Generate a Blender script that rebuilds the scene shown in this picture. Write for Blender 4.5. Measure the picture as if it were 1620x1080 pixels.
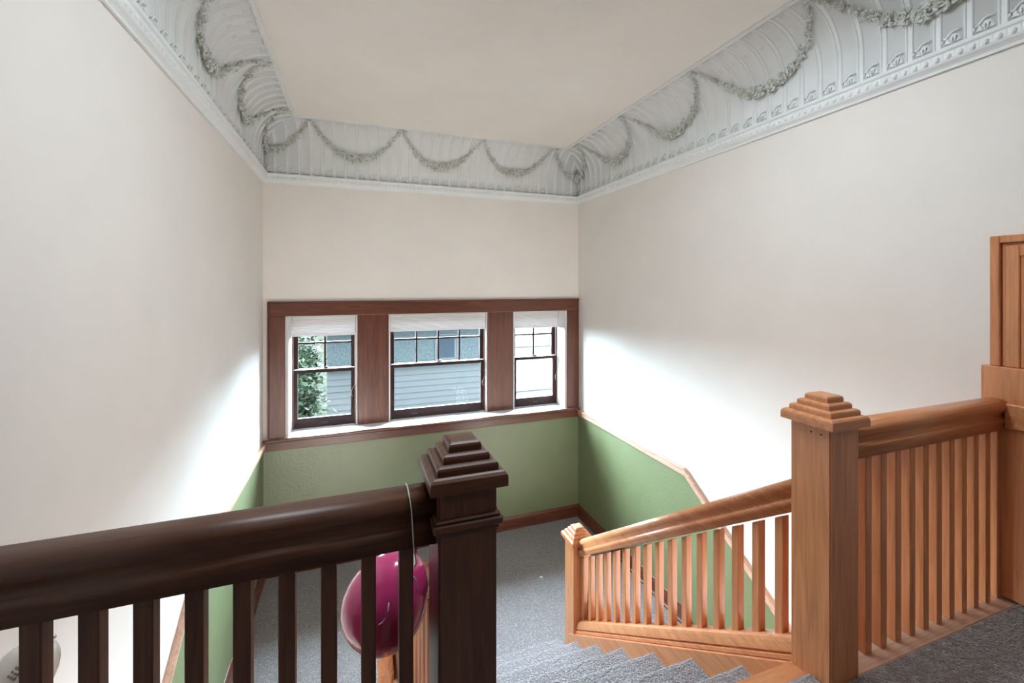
import bpy, bmesh, math, random
from mathutils import Vector, Matrix

for o in list(bpy.data.objects):
    bpy.data.objects.remove(o, do_unlink=True)
scene = bpy.context.scene
COL = scene.collection
rnd = random.Random(7)

# ------------------------------------------------------------------ key sizes (metres, z = 0 is the upper hall floor)
XL, XR, D = -0.821, 2.525, 4.663          # left wall, right wall, back wall
YF = -1.6                                 # hall wall behind the camera
EYE = 1.273
LAND = -1.476                             # landing level
LOW = -3.32                               # lower hall level
ZC, ZFR, ZCEIL, OFF = 2.25, 2.345, 2.82, 0.29   # cornice bottom, frieze bottom, ceiling, cove projection
RISE, RUN, NOSE0 = 0.1845, 0.2655, 1.022
SLOPE = 0.69
POST = 0.134
AX, BX, RY = 0.238, 1.475, 1.017          # newel centres and rail line

# ------------------------------------------------------------------ camera, sky, sun, exposure
cam_d = bpy.data.cameras.new('camera')
cam = bpy.data.objects.new('camera', cam_d)
COL.objects.link(cam)
cam.location = (0, 0, EYE)
cam.rotation_euler = (math.radians(90), 0, -0.34537)
cam_d.sensor_width = 36.0
cam_d.lens = 688.5 / 1620 * 36
cam_d.shift_y = -87.0 / 1620
cam_d.clip_start = 0.02
scene.camera = cam

world = bpy.data.worlds.new('sky')
scene.world = world
world.use_nodes = True
bg = world.node_tree.nodes['Background']
bg.inputs[0].default_value = (0.68, 0.83, 1.0, 1)
bg.inputs[1].default_value = 105.0

sun_d = bpy.data.lights.new('sun', 'SUN')
sun_d.energy = 60
sun_d.angle = math.radians(0.6)
sun_d.color = (1.0, 0.93, 0.80)
sun = bpy.data.objects.new('sun', sun_d)
COL.objects.link(sun)
sun.rotation_euler = Vector((1.0, -0.75, -1.65)).to_track_quat('-Z', 'Y').to_euler()

scene.view_settings.view_transform = 'Standard'
scene.view_settings.look = 'None'
scene.view_settings.exposure = 0.30
scene.view_settings.gamma = 1.0
scene.view_settings.use_curve_mapping = False
cy = scene.cycles
cy.max_bounces = 11
cy.diffuse_bounces = 7
cy.glossy_bounces = 4
cy.transparent_max_bounces = 12
cy.sample_clamp_indirect = 6.0
cy.caustics_reflective = False
cy.caustics_refractive = False
cy.use_denoising = True

WIN = [(-0.612, 0.018), (0.335, 1.429), (1.747, 2.352)]   # window openings in x
WZ0, WZ1 = -0.172, 0.986
REC = 0.150                               # depth of the recess in front of the windows
TB = 0.36                                 # back wall thickness
for a, b in WIN:                                          # sky portals: guide the daylight sampling, give off nothing
    pd = bpy.data.lights.new('window_portal', 'AREA')
    pd.shape = 'RECTANGLE'
    pd.size, pd.size_y = b - a, WZ1 - WZ0
    pd.cycles.is_portal = True
    po = bpy.data.objects.new('window_portal', pd)
    COL.objects.link(po)
    po.location = ((a + b) / 2, D + TB, (WZ0 + WZ1) / 2)
    po.rotation_euler = (math.radians(-90), 0, 0)

# added fill lamps under the upper floor, brightening the stairwell over the side flights
for xa, xb in ((XL + 0.06, AX - 0.12), (BX + 0.12, XR - 0.06)):
    ad = bpy.data.lights.new('lower_fill_light', 'AREA')
    ad.shape = 'RECTANGLE'
    ad.size, ad.size_y = xb - xa, 1.7
    ad.energy = 50
    ad.color = (1.0, 0.97, 0.92)
    ao = bpy.data.objects.new('lower_fill_light', ad)
    COL.objects.link(ao)
    ao.location = ((xa + xb) / 2, 0.35, -1.55)
    ao.rotation_euler = Vector((0, 0.6, 1)).to_track_quat('-Z', 'Y').to_euler()

# added weak fill lamp for the upper hall, behind the camera
hd = bpy.data.lights.new('hall_fill_light', 'AREA')
hd.shape = 'DISK'
hd.size = 0.4
hd.energy = 5
hd.color = (1.0, 0.93, 0.84)
ho = bpy.data.objects.new('hall_fill_light', hd)
COL.objects.link(ho)
ho.location = (1.0, -0.55, 2.74)

# added unseen fill panel below the ceiling over the head of the stairs
kd = bpy.data.lights.new('stair_head_fill_light', 'AREA')
kd.shape = 'RECTANGLE'
kd.size, kd.size_y = 1.5, 0.4
kd.energy = 36
kd.color = (0.80, 0.91, 1.0)
ko = bpy.data.objects.new('stair_head_fill_light', kd)
COL.objects.link(ko)
ko.location = (0.85, 1.56, ZCEIL - 0.02)

# ------------------------------------------------------------------ materials
def new_mat(name):
    m = bpy.data.materials.new(name)
    m.use_nodes = True
    nt = m.node_tree
    return m, nt, nt.nodes['Principled BSDF']

def N(nt, kind, **kw):
    n = nt.nodes.new(kind)
    for k, v in kw.items():
        setattr(n, k, v)
    return n

def ramp(nt, stops):
    r = N(nt, 'ShaderNodeValToRGB')
    el = r.color_ramp.elements
    while len(el) < len(stops):
        el.new(0.5)
    for e, (p, c) in zip(el, stops):
        e.position = p
        e.color = (*c, 1)
    return r

def coords(nt, scale, rand=0.0, kind='Object'):
    tc = N(nt, 'ShaderNodeTexCoord')
    mp = N(nt, 'ShaderNodeMapping')
    mp.inputs['Scale'].default_value = scale
    if rand:
        oi = N(nt, 'ShaderNodeObjectInfo')
        ml = N(nt, 'ShaderNodeMath', operation='MULTIPLY')
        ml.inputs[1].default_value = rand
        nt.links.new(oi.outputs['Random'], ml.inputs[0])
        cb = N(nt, 'ShaderNodeCombineXYZ')
        for i in range(3):
            nt.links.new(ml.outputs[0], cb.inputs[i])
        nt.links.new(cb.outputs[0], mp.inputs['Location'])
    nt.links.new(tc.outputs[kind], mp.inputs['Vector'])
    return mp

def bump(nt, bsdf, height, strength, dist):
    b = N(nt, 'ShaderNodeBump')
    b.inputs['Strength'].default_value = strength
    b.inputs['Distance'].default_value = dist
    nt.links.new(height, b.inputs['Height'])
    nt.links.new(b.outputs[0], bsdf.inputs['Normal'])

def paint(name, col, rough=0.7, var=0.03, bumpy=0.08, scale=3.0, fine=140.0, dist=0.002):
    m, nt, p = new_mat(name)
    mp = coords(nt, (1, 1, 1))
    n1 = N(nt, 'ShaderNodeTexNoise')
    n1.inputs['Scale'].default_value = scale
    n1.inputs['Detail'].default_value = 4
    nt.links.new(mp.outputs[0], n1.inputs['Vector'])
    r = ramp(nt, [(0.3, tuple(c * (1 - var) for c in col)), (0.7, tuple(min(1, c * (1 + var)) for c in col))])
    nt.links.new(n1.outputs[0], r.inputs[0])
    nt.links.new(r.outputs[0], p.inputs['Base Color'])
    p.inputs['Roughness'].default_value = rough
    n2 = N(nt, 'ShaderNodeTexNoise')
    n2.inputs['Scale'].default_value = fine
    nt.links.new(mp.outputs[0], n2.inputs['Vector'])
    bump(nt, p, n2.outputs[0], bumpy, dist)
    return m

def wood(name, axis, dark, mid, light, rough=0.34, spec=0.5, coat=0.15):
    m, nt, p = new_mat(name)
    sc = {'x': (1.2, 16, 16), 'y': (16, 1.2, 16), 'z': (16, 16, 1.2)}[axis]
    mp = coords(nt, sc, rand=9.0)
    n1 = N(nt, 'ShaderNodeTexNoise')
    n1.inputs['Scale'].default_value = 2.2
    n1.inputs['Detail'].default_value = 7
    n1.inputs['Roughness'].default_value = 0.62
    n1.inputs['Distortion'].default_value = 0.9
    nt.links.new(mp.outputs[0], n1.inputs['Vector'])
    r = ramp(nt, [(0.28, dark), (0.5, mid), (0.72, light)])
    nt.links.new(n1.outputs[0], r.inputs[0])
    # fine pores
    sc2 = {'x': (5, 160, 160), 'y': (160, 5, 160), 'z': (160, 160, 5)}[axis]
    mp2 = coords(nt, sc2, rand=5.0)
    n2 = N(nt, 'ShaderNodeTexNoise')
    n2.inputs['Scale'].default_value = 1.0
    n2.inputs['Detail'].default_value = 3
    nt.links.new(mp2.outputs[0], n2.inputs['Vector'])
    mx = N(nt, 'ShaderNodeMix', data_type='RGBA', blend_type='MULTIPLY')
    mx.inputs[0].default_value = 0.32
    r2 = ramp(nt, [(0.35, (0.55, 0.5, 0.48)), (0.55, (1, 1, 1))])
    nt.links.new(n2.outputs[0], r2.inputs[0])
    nt.links.new(r.outputs[0], mx.inputs[6])
    nt.links.new(r2.outputs[0], mx.inputs[7])
    nt.links.new(mx.outputs[2], p.inputs['Base Color'])
    p.inputs['Roughness'].default_value = rough
    p.inputs['Specular IOR Level'].default_value = spec
    p.inputs['Coat Weight'].default_value = coat
    p.inputs['Coat Roughness'].default_value = 0.25
    bump(nt, p, n2.outputs[0], 0.12, 0.002)
    return m

OAK = ((0.46, 0.175, 0.072), (0.60, 0.248, 0.104), (0.70, 0.310, 0.138))
DOAK = ((0.055, 0.019, 0.010), (0.095, 0.037, 0.019), (0.15, 0.062, 0.030))  # same oak, darkened: backlit shade of the left railing put into the colour
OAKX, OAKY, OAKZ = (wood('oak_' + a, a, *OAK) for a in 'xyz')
BACKLITX, BACKLITY, BACKLITZ = (wood('backlit_oak_' + a, a, *DOAK, rough=0.42, coat=0.05) for a in 'xyz')
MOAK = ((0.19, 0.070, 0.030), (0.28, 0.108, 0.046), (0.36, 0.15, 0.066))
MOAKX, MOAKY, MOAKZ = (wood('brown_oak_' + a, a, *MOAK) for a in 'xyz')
PALE = ((0.46, 0.27, 0.18), (0.58, 0.37, 0.27), (0.68, 0.46, 0.35))  # same oak, lightened: window glare on edge board and chair rails painted in
GLAREX, GLAREY = (wood('glare_oak_' + a, a, *PALE) for a in 'xy')
RED = ((0.075, 0.021, 0.011), (0.125, 0.037, 0.019), (0.185, 0.060, 0.030))
REDX, REDY, REDZ = (wood('stained_oak_' + a, a, *RED) for a in 'xyz')
SASH = ((0.016, 0.006, 0.005), (0.030, 0.010, 0.008), (0.048, 0.017, 0.012))
SASHX, SASHZ = (wood('sash_wood_' + a, a, *SASH, rough=0.5, spec=0.2, coat=0.0) for a in 'xz')

WALL = paint('cream_wall_paint', (0.80, 0.76, 0.71), rough=0.75, var=0.02)
CEIL = paint('cream_ceiling_paint', (0.87, 0.83, 0.78), rough=0.85, var=0.02)
PLASTER = paint('pale_plaster_paint', (0.80, 0.825, 0.82), rough=0.6, var=0.04, bumpy=0.2, fine=90)
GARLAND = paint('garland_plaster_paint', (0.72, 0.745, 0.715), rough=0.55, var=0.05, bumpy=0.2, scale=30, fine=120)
_nt = GARLAND.node_tree                      # olive noise patches paint in the shaded gaps among the leaves
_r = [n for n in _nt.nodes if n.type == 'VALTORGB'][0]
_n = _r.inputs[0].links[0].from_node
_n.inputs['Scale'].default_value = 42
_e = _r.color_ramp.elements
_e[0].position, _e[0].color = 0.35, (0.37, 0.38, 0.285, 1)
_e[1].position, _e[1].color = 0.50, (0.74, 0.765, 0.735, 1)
GREEN = paint('sage_wainscot_paint', (0.165, 0.195, 0.092), rough=0.42, var=0.05, bumpy=0.35, scale=5, fine=60, dist=0.004)
GREEN.node_tree.nodes['Principled BSDF'].inputs['Specular IOR Level'].default_value = 1.0
SILLW = paint('white_sill_paint', (0.82, 0.81, 0.80), rough=0.45)
WHITEP = paint('white_jamb_paint', (0.78, 0.77, 0.76), rough=0.5)
DARKHOLE = paint('nail_hole', (0.02, 0.012, 0.01), rough=0.9)
SCRAP = paint('white_scrap', (0.85, 0.85, 0.85), rough=0.8)

def carpet_mat():
    m, nt, p = new_mat('grey_loop_carpet')
    mp = coords(nt, (1, 1, 1))
    v = N(nt, 'ShaderNodeTexVoronoi')
    v.inputs['Scale'].default_value = 190
    mpv = coords(nt, (1.0, 0.55, 1.0))
    nt.links.new(mpv.outputs[0], v.inputs['Vector'])
    n = N(nt, 'ShaderNodeTexNoise')
    n.inputs['Scale'].default_value = 60
    n.inputs['Detail'].default_value = 5
    nt.links.new(mp.outputs[0], n.inputs['Vector'])
    mxf = N(nt, 'ShaderNodeMath', operation='ADD')
    nt.links.new(v.outputs['Distance'], mxf.inputs[0])
    nt.links.new(n.outputs[0], mxf.inputs[1])
    r = ramp(nt, [(0.40, (0.40, 0.37, 0.37)), (0.85, (0.28, 0.255, 0.255)), (1.0, (0.19, 0.17, 0.17))])
    nt.links.new(mxf.outputs[0], r.inputs[0])
    nt.links.new(r.outputs[0], p.inputs['Base Color'])
    p.inputs['Roughness'].default_value = 0.95
    p.inputs['Specular IOR Level'].default_value = 0.15
    p.inputs['Sheen Weight'].default_value = 0.3
    inv = N(nt, 'ShaderNodeMath', operation='SUBTRACT')
    inv.inputs[0].default_value = 1.0
    nt.links.new(mxf.outputs[0], inv.inputs[1])
    bump(nt, p, inv.outputs[0], 0.8, 0.006)
    return m
CARPET = carpet_mat()

def glass_mat():
    m, nt, p = new_mat('window_glass')
    out = nt.nodes['Material Output']
    nt.nodes.remove(p)
    tr = N(nt, 'ShaderNodeBsdfTransparent')
    tr.inputs[0].default_value = (0.93, 0.96, 0.95, 1)
    gl = N(nt, 'ShaderNodeBsdfGlossy')
    gl.inputs['Roughness'].default_value = 0.04
    gl.inputs['Color'].default_value = (0.9, 0.95, 0.95, 1)
    fr = N(nt, 'ShaderNodeFresnel')
    fr.inputs[0].default_value = 1.12
    mx = N(nt, 'ShaderNodeMixShader')
    nt.links.new(fr.outputs[0], mx.inputs[0])
    nt.links.new(tr.outputs[0], mx.inputs[1])
    nt.links.new(gl.outputs[0], mx.inputs[2])
    nt.links.new(mx.outputs[0], out.inputs[0])
    return m
GLASS = glass_mat()

def shade_mat():
    m, nt, p = new_mat('white_shade_fabric')
    out = nt.nodes['Material Output']
    nt.nodes.remove(p)
    df = N(nt, 'ShaderNodeBsdfDiffuse')
    df.inputs[0].default_value = (0.78, 0.77, 0.77, 1)
    tl = N(nt, 'ShaderNodeBsdfTranslucent')
    tl.inputs[0].default_value = (0.12, 0.12, 0.125, 1)
    ad = N(nt, 'ShaderNodeAddShader')
    nt.links.new(df.outputs[0], ad.inputs[0])
    nt.links.new(tl.outputs[0], ad.inputs[1])
    mp = coords(nt, (6, 6, 160))
    n = N(nt, 'ShaderNodeTexNoise')
    n.inputs['Scale'].default_value = 3
    nt.links.new(mp.outputs[0], n.inputs['Vector'])
    b = N(nt, 'ShaderNodeBump')
    b.inputs['Strength'].default_value = 0.03
    b.inputs['Distance'].default_value = 0.001
    nt.links.new(n.outputs[0], b.inputs['Height'])
    nt.links.new(b.outputs[0], df.inputs['Normal'])
    nt.links.new(ad.outputs[0], out.inputs[0])
    return m
SHADE = shade_mat()

def balloon_mat(name, col, alpha_like=0.0, rough=0.16):
    m, nt, p = new_mat(name)
    mp = coords(nt, (1, 1, 1))
    n = N(nt, 'ShaderNodeTexNoise')
    n.inputs['Scale'].default_value = 9
    nt.links.new(mp.outputs[0], n.inputs['Vector'])
    r = ramp(nt, [(0.3, tuple(c * 0.9 for c in col)), (0.7, tuple(min(1, c * 1.1) for c in col))])
    nt.links.new(n.outputs[0], r.inputs[0])
    nt.links.new(r.outputs[0], p.inputs['Base Color'])
    p.inputs['Roughness'].default_value = rough
    p.inputs['Coat Weight'].default_value = 0.5
    p.inputs['Coat Roughness'].default_value = 0.12
    p.inputs['Transmission Weight'].default_value = alpha_like
    return m
PINK = balloon_mat('pink_balloon_rubber', (0.62, 0.05, 0.20))
WHITEB = balloon_mat('white_balloon_rubber', (0.72, 0.68, 0.62))
PRINT = paint('brown_balloon_print', (0.16, 0.10, 0.06), rough=0.6)
STRING = paint('pale_green_string', (0.42, 0.55, 0.44), rough=0.6)
CORD = paint('white_blind_cord', (0.75, 0.73, 0.70), rough=0.7)
IRON = paint('dark_bronze_hardware', (0.03, 0.022, 0.02), rough=0.35)

# ------------------------------------------------------------------ mesh helpers
class MB:
    def __init__(self):
        self.v, self.f = [], []
    def add(self, verts, faces):
        o = len(self.v)
        self.v += [tuple(p) for p in verts]
        self.f += [tuple(i + o for i in f) for f in faces]
        return self
    def box(self, x0, x1, y0, y1, z0, z1):
        v = [(x, y, z) for x in (x0, x1) for y in (y0, y1) for z in (z0, z1)]
        f = [(0, 1, 3, 2), (4, 6, 7, 5), (0, 4, 5, 1), (2, 3, 7, 6), (0, 2, 6, 4), (1, 5, 7, 3)]
        return self.add(v, f)
    def prism(self, poly, axis, a, b):
        """poly: 2-d points in the plane across axis ('x': (y,z), 'y': (x,z), 'z': (x,y))"""
        put = {'x': lambda p, t: (t, p[0], p[1]), 'y': lambda p, t: (p[0], t, p[1]), 'z': lambda p, t: (p[0], p[1], t)}[axis]
        n = len(poly)
        v = [put(p, a) for p in poly] + [put(p, b) for p in poly]
        f = [tuple(range(n - 1, -1, -1)), tuple(range(n, 2 * n))]
        f += [(i, (i + 1) % n, n + (i + 1) % n, n + i) for i in range(n)]
        return self.add(v, f)
    def loft(self, rings, closed=True, caps=True):
        n = len(rings[0])
        v = [p for r in rings for p in r]
        f = []
        for k in range(len(rings) - 1):
            for i in range(n if closed else n - 1):
                j = (i + 1) % n
                f.append((k * n + i, k * n + j, (k + 1) * n + j, (k + 1) * n + i))
        if caps and closed:
            f.append(tuple(range(n - 1, -1, -1)))
            f.append(tuple((len(rings) - 1) * n + i for i in range(n)))
        return self.add(v, f)
    def tube(self, pts, r, n=6):
        pts = [Vector(p) for p in pts]
        rings = []
        for i, p in enumerate(pts):
            t = (pts[min(i + 1, len(pts) - 1)] - pts[max(i - 1, 0)]).normalized()
            up = Vector((0, 0, 1)) if abs(t.z) < 0.9 else Vector((1, 0, 0))
            a = t.cross(up).normalized()
            b = a.cross(t)
            rings.append([p + (a * math.cos(q) + b * math.sin(q)) * r for q in (2 * math.pi * k / n for k in range(n))])
        return self.loft(rings)
    def mesh(self, name, mat, bevel=0.0, smooth=False, seg=1):
        me = bpy.data.meshes.new(name)
        me.from_pydata(self.v, [], self.f)
        bm = bmesh.new()
        bm.from_mesh(me)
        bmesh.ops.recalc_face_normals(bm, faces=bm.faces)
        if bevel:
            es = [e for e in bm.edges if len(e.link_faces) == 2 and e.calc_face_angle(0) > 0.6]
            bmesh.ops.bevel(bm, geom=es, offset=bevel, segments=seg, affect='EDGES', clamp_overlap=True)
        if smooth:
            for f in bm.faces:
                f.smooth = True
        bm.to_mesh(me)
        bm.free()
        me.materials.append(mat)
        return me
    def build(self, name, mat, parent=None, bevel=0.0, smooth=False, seg=1, **kw):
        return link(name, self.mesh(name, mat, bevel, smooth, seg), parent, **kw)

def link(name, me, parent=None, loc=None, rot=None, **props):
    o = bpy.data.objects.new(name, me)
    COL.objects.link(o)
    if parent:
        o.parent = parent
    if loc is not None:
        o.location = loc
    if rot is not None:
        o.rotation_euler = rot
    for k, v in props.items():
        o[k] = v
    return o

def empty(name, loc=(0, 0, 0), **props):
    return link(name, None, None, loc, **props)

def box(name, mat, x0, x1, y0, y1, z0, z1, parent=None, bevel=0.0, **kw):
    return MB().box(x0, x1, y0, y1, z0, z1).build(name, mat, parent, bevel, **kw)

# ------------------------------------------------------------------ the shell
T = 0.22
left = box('wall_left', WALL, XL - T, XL, YF - T, D + TB, LOW, ZCEIL + 0.1, kind='structure')
right = box('wall_right', WALL, XR, XR + T, YF - T, D + TB, LOW, ZCEIL + 0.1, kind='structure')
m = MB()
m.box(XL, XR, D, D + TB, LOW, WZ0 - 0.022)
m.box(XL, XR, D, D + TB, WZ1, ZCEIL + 0.1)
for xa, xb in ((XL, WIN[0][0]), (WIN[2][1], XR)):
    m.box(xa, xb, D, D + TB, WZ0 - 0.022, WZ1)
for xa, xb in ((WIN[0][1], WIN[1][0]), (WIN[1][1], WIN[2][0])):
    m.box(xa, xb, D + REC + 0.02, D + TB, WZ0 - 0.022, WZ1)
back = m.build('wall_back', WALL, kind='structure')
box('wall_front', REDZ, XL, XR, YF - T, YF, LOW, ZCEIL + 0.1, kind='structure')
box('ceiling', CEIL, XL - T, XR + T, YF - T, D + TB, ZCEIL, ZCEIL + 0.1, kind='structure')

# upper hall floor: structural slab with a timber edge, carpet on top
EDGE = 1.092
fl = box('floor', OAKX, XL, XR, YF, EDGE - 0.02, -0.26, -0.012, kind='structure')
m = MB()
m.box(XL, AX - POST / 2 + 0.02, 0.955, EDGE, -0.02, 0.0)
m.box(BX + POST / 2 - 0.02, XR, 0.955, EDGE, -0.02, 0.0)
m.build('edge_board', GLAREX, fl, bevel=0.004)
m = MB()
m.box(XL, XR, YF, 0.952, -0.012, 0.006)
m.box(AX + POST / 2 + 0.002, BX - POST / 2 - 0.002, 0.952, NOSE0 - 0.05, -0.012, 0.006)
m.build('carpet', CARPET, fl, bevel=0.004)
box('fascia_board', OAKX, XL, XR, EDGE - 0.02, EDGE - 0.002, -0.30, -0.02, fl)

LE = NOSE0 + 7 * RUN - 0.02                 # landing front edge
lf = box('floor_landing', CARPET, XL, XR, LE, D, LAND - 0.2, LAND, kind='structure')
box('floor_lower', CARPET, XL, XR, YF, D, LOW - 0.1, LOW, kind='structure')

# green wainscot on the three walls (a skin on each wall)
ZCH = -0.197
BEND = 2.844
def wains(yb):
    z = lambda y: ZCH - 0.03 - SLOPE * (BEND - y)
    return [(D, ZCH - 0.03), (BEND, ZCH - 0.03), (yb, z(yb)), (yb, LOW), (D, LOW)]
MB().prism(wains(0.2), 'x', XL, XL + 0.004).build('wainscot', GREEN, left)
MB().prism(wains(0.2), 'x', XR - 0.004, XR).build('wainscot', GREEN, right)
box('wainscot', GREEN, XL + 0.004, XR - 0.004, D - 0.004, D, LAND, -0.26, back)

# chair rails and skirtings that follow the flights
CHP = [(0, 0), (0.034, 0), (0.036, -0.008), (0.030, -0.017), (0.021, -0.021), (0.023, -0.060), (0.014, -0.070), (0, -0.074)]
BSP = [(0, 0.0), (0.010, -0.004), (0.016, -0.022), (0.020, -0.030), (0.020, -0.118), (0.030, -0.122), (0.030, -0.141), (0, -0.141)]
def side_rail(name, prof, side, pts, mat, **kw):
    rings = []
    for (y, z) in pts:
        rings.append([((XL + d) if side < 0 else (XR - d), y, z + h) for d, h in prof])
    return MB().loft(rings).build(name, mat, **kw)
for i, s in ((1, -1), (2, 1)):
    side_rail('trim_%d' % i, CHP, s, [(D - 0.03, ZCH), (BEND, ZCH), (0.2, ZCH - SLOPE * (BEND - 0.2))], GLAREY, kind='structure')
ZB = LAND + 0.141
side_rail('baseboard_left', BSP, -1, [(D, ZB), (BEND, ZB), (0.2, ZB - SLOPE * (BEND - 0.2))], REDY, kind='structure')
side_rail('baseboard_right', BSP, 1, [(D, ZB), (BEND, ZB), (0.2, ZB - SLOPE * (BEND - 0.2))], REDY, kind='structure')
MB().loft([[(x, D - d, ZB + h) for d, h in BSP] for x in (XL, XR)]).build('baseboard_back', REDX, kind='structure')

# ------------------------------------------------------------------ window casing, stool and apron
tw = empty('trim_3', (0.85, D, -0.2), kind='structure')
def tpart(name, mat, *b, bevel=0.003):
    o = box(name, mat, *b, bevel=bevel)
    o.parent = tw
    o.matrix_parent_inverse = Matrix.Translation(-Vector(tw.location))
    return o
CX0, CX1 = -0.768, XR - 0.004
tpart('head_casing', REDX, CX0, CX1, D - 0.024, D, WZ1 + 0.002, 1.112)
tpart('head_cap', REDX, CX0 - 0.014, CX1, D - 0.040, D, 1.112, 1.130, bevel=0.005)
for a, b in ((CX0, WIN[0][0] - 0.02), (WIN[2][1] + 0.02, CX1)):
    tpart('side_casing', REDZ, a, b, D - 0.024, D, WZ0 + 0.006, WZ1 + 0.001)
tpart('back_band', REDZ, CX0 - 0.014, CX0, D - 0.036, D, WZ0 + 0.006, 1.112)
for a, b in ((WIN[0][1], WIN[1][0]), (WIN[1][1], WIN[2][0])):
    tpart('mullion_casing', REDZ, a + 0.004, b - 0.004, D + REC, D + REC + 0.02, WZ0 + 0.002, WZ1, bevel=0.004)
tpart('stool', SILLW, WIN[0][0], WIN[2][1], D - 0.030, D + REC + 0.085, WZ0 - 0.022, WZ0 + 0.002)
for _x in (WIN[0][0] - 0.008, WIN[2][1] - 0.008):
    tpart('reveal_lining', WHITEP, _x, _x + 0.016, D - 0.004, D + REC + 0.02, WZ0 + 0.002, WZ1)
tpart('stool_nosing', REDX, XL + 0.002, XR - 0.002, D - 0.060, D - 0.030, WZ0 - 0.028, WZ0 + 0.002, bevel=0.009)
tpart('apron', REDX, XL + 0.002, XR - 0.002, D - 0.026, D, -0.284, WZ0 - 0.026)

# ------------------------------------------------------------------ windows
DW = D + REC
def window(n, a, b, cols):
    w = empty('window_%d' % n, ((a + b) / 2, DW + 0.1, WZ0), kind='structure')
    inv = Matrix.Translation(-Vector(w.location))
    def P(o, par=None):
        o.parent = par or w
        o.matrix_parent_inverse = (Matrix.Translation(-Vector(w.location)) if par is None else Matrix.Identity(4))
        return o
    J = 0.014
    for x0, x1 in ((a, a + J), (b - J, b)):
        P(box('jamb', WHITEP, x0, x1, DW - 0.004, D + TB - 0.02, WZ0, WZ1, bevel=0.002))
    P(box('head_jamb', WHITEP, a + J, b - J, DW, D + TB - 0.02, WZ1 - J, WZ1))
    P(box('outer_sill', SILLW, a + J, b - J, DW + 0.085, D + TB + 0.06, WZ0 - 0.03, WZ0))
    for x0, x1 in ((a + J, a + J + 0.014), (b - J - 0.014, b - J)):
        P(box('stop_bead', REDZ, x0, x1, DW + 0.045, DW + 0.058, WZ0 + 0.002, WZ1 - J, bevel=0.002))
    x0, x1 = a + J + 0.002, b - J - 0.002
    zm = 0.424
    # lower sash
    y0, y1 = DW + 0.060, DW + 0.096
    S = 0.046
    m = MB()
    m.box(x0, x0 + S, y0, y1, WZ0 + 0.006, zm)
    m.box(x1 - S, x1, y0, y1, WZ0 + 0.006, zm)
    m.box(x0 + S, x1 - S, y0, y1, WZ0 + 0.006, WZ0 + 0.105)
    m.box(x0 + S, x1 - S, y0, y1, zm - 0.034, zm)
    ls = P(m.build('lower_sash', SASHX, bevel=0.003))
    link('pane', MB().box(x0 + S - 0.004, x1 - S + 0.004, y0 + 0.016, y0 + 0.019, WZ0 + 0.10, zm - 0.03).mesh('pane', GLASS), ls)
    link('meeting_ledge', MB().box(x0, x1, y0 - 0.002, y1, zm - 0.001, zm + 0.004).mesh('meeting_ledge', WHITEP, 0.001), ls)
    xm = (x0 + x1) / 2
    m = MB()
    m.box(xm - 0.030, xm + 0.030, y0 + 0.006, y1 - 0.006, zm + 0.004, zm + 0.010)
    m.box(xm - 0.010, xm + 0.032, y0 + 0.010, y0 + 0.022, zm + 0.010, zm + 0.022)
    m.build('sash_lock', IRON, ls, bevel=0.002)
    for fx in ((0.25, 0.78) if b - a > 0.8 else (0.5,)):
        xl_ = x0 + (x1 - x0) * fx
        m = MB()
        m.box(xl_ - 0.032, xl_ + 0.032, y0 - 0.003, y0 + 0.001, WZ0 + 0.036, WZ0 + 0.058)
        m.box(xl_ - 0.026, xl_ + 0.026, y0 - 0.018, y0 - 0.002, WZ0 + 0.044, WZ0 + 0.049)
        m.build('sash_lift', IRON, ls, bevel=0.001)
    # upper sash with glazing bars
    y0, y1 = DW + 0.100, DW + 0.136
    zt = WZ1 - J
    m = MB()
    m.box(x0, x0 + S, y0, y1, zm - 0.03, zt)
    m.box(x1 - S, x1, y0, y1, zm - 0.03, zt)
    m.box(x0 + S, x1 - S, y0, y1, zt - 0.05, zt)
    m.box(x0 + S, x1 - S, y0, y1, zm - 0.03, zm + 0.004)
    us = P(m.build('upper_sash', SASHX, bevel=0.003))
    zmun = 0.690
    G = 0.020
    m = MB().box(x0 + S, x1 - S, y0 + 0.004, y1 - 0.004, zmun - G / 2, zmun + G / 2)
    m.build('glazing_bar', SASHX, us, bevel=0.003)
    cw = (x1 - x0 - 2 * S) / cols
    for c in range(1, cols):
        xc = x0 + S + cw * c
        MB().box(xc - G / 2, xc + G / 2, y0 + 0.004, y1 - 0.004, zm, zt - 0.04).build('glazing_bar', SASHZ, us, bevel=0.003)
    for c in range(cols):
        xa, xb = x0 + S + cw * c, x0 + S + cw * (c + 1)
        for za, zb in ((zm + 0.004, zmun), (zmun, zt - 0.05)):
            MB().box(xa, xb, y0 + 0.016, y0 + 0.019, za, zb).build('pane', GLASS, us)
    return w
for n, ((a, b), c) in enumerate(zip(WIN, (2, 4, 2)), 1):
    window(n, a, b, c)

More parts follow.
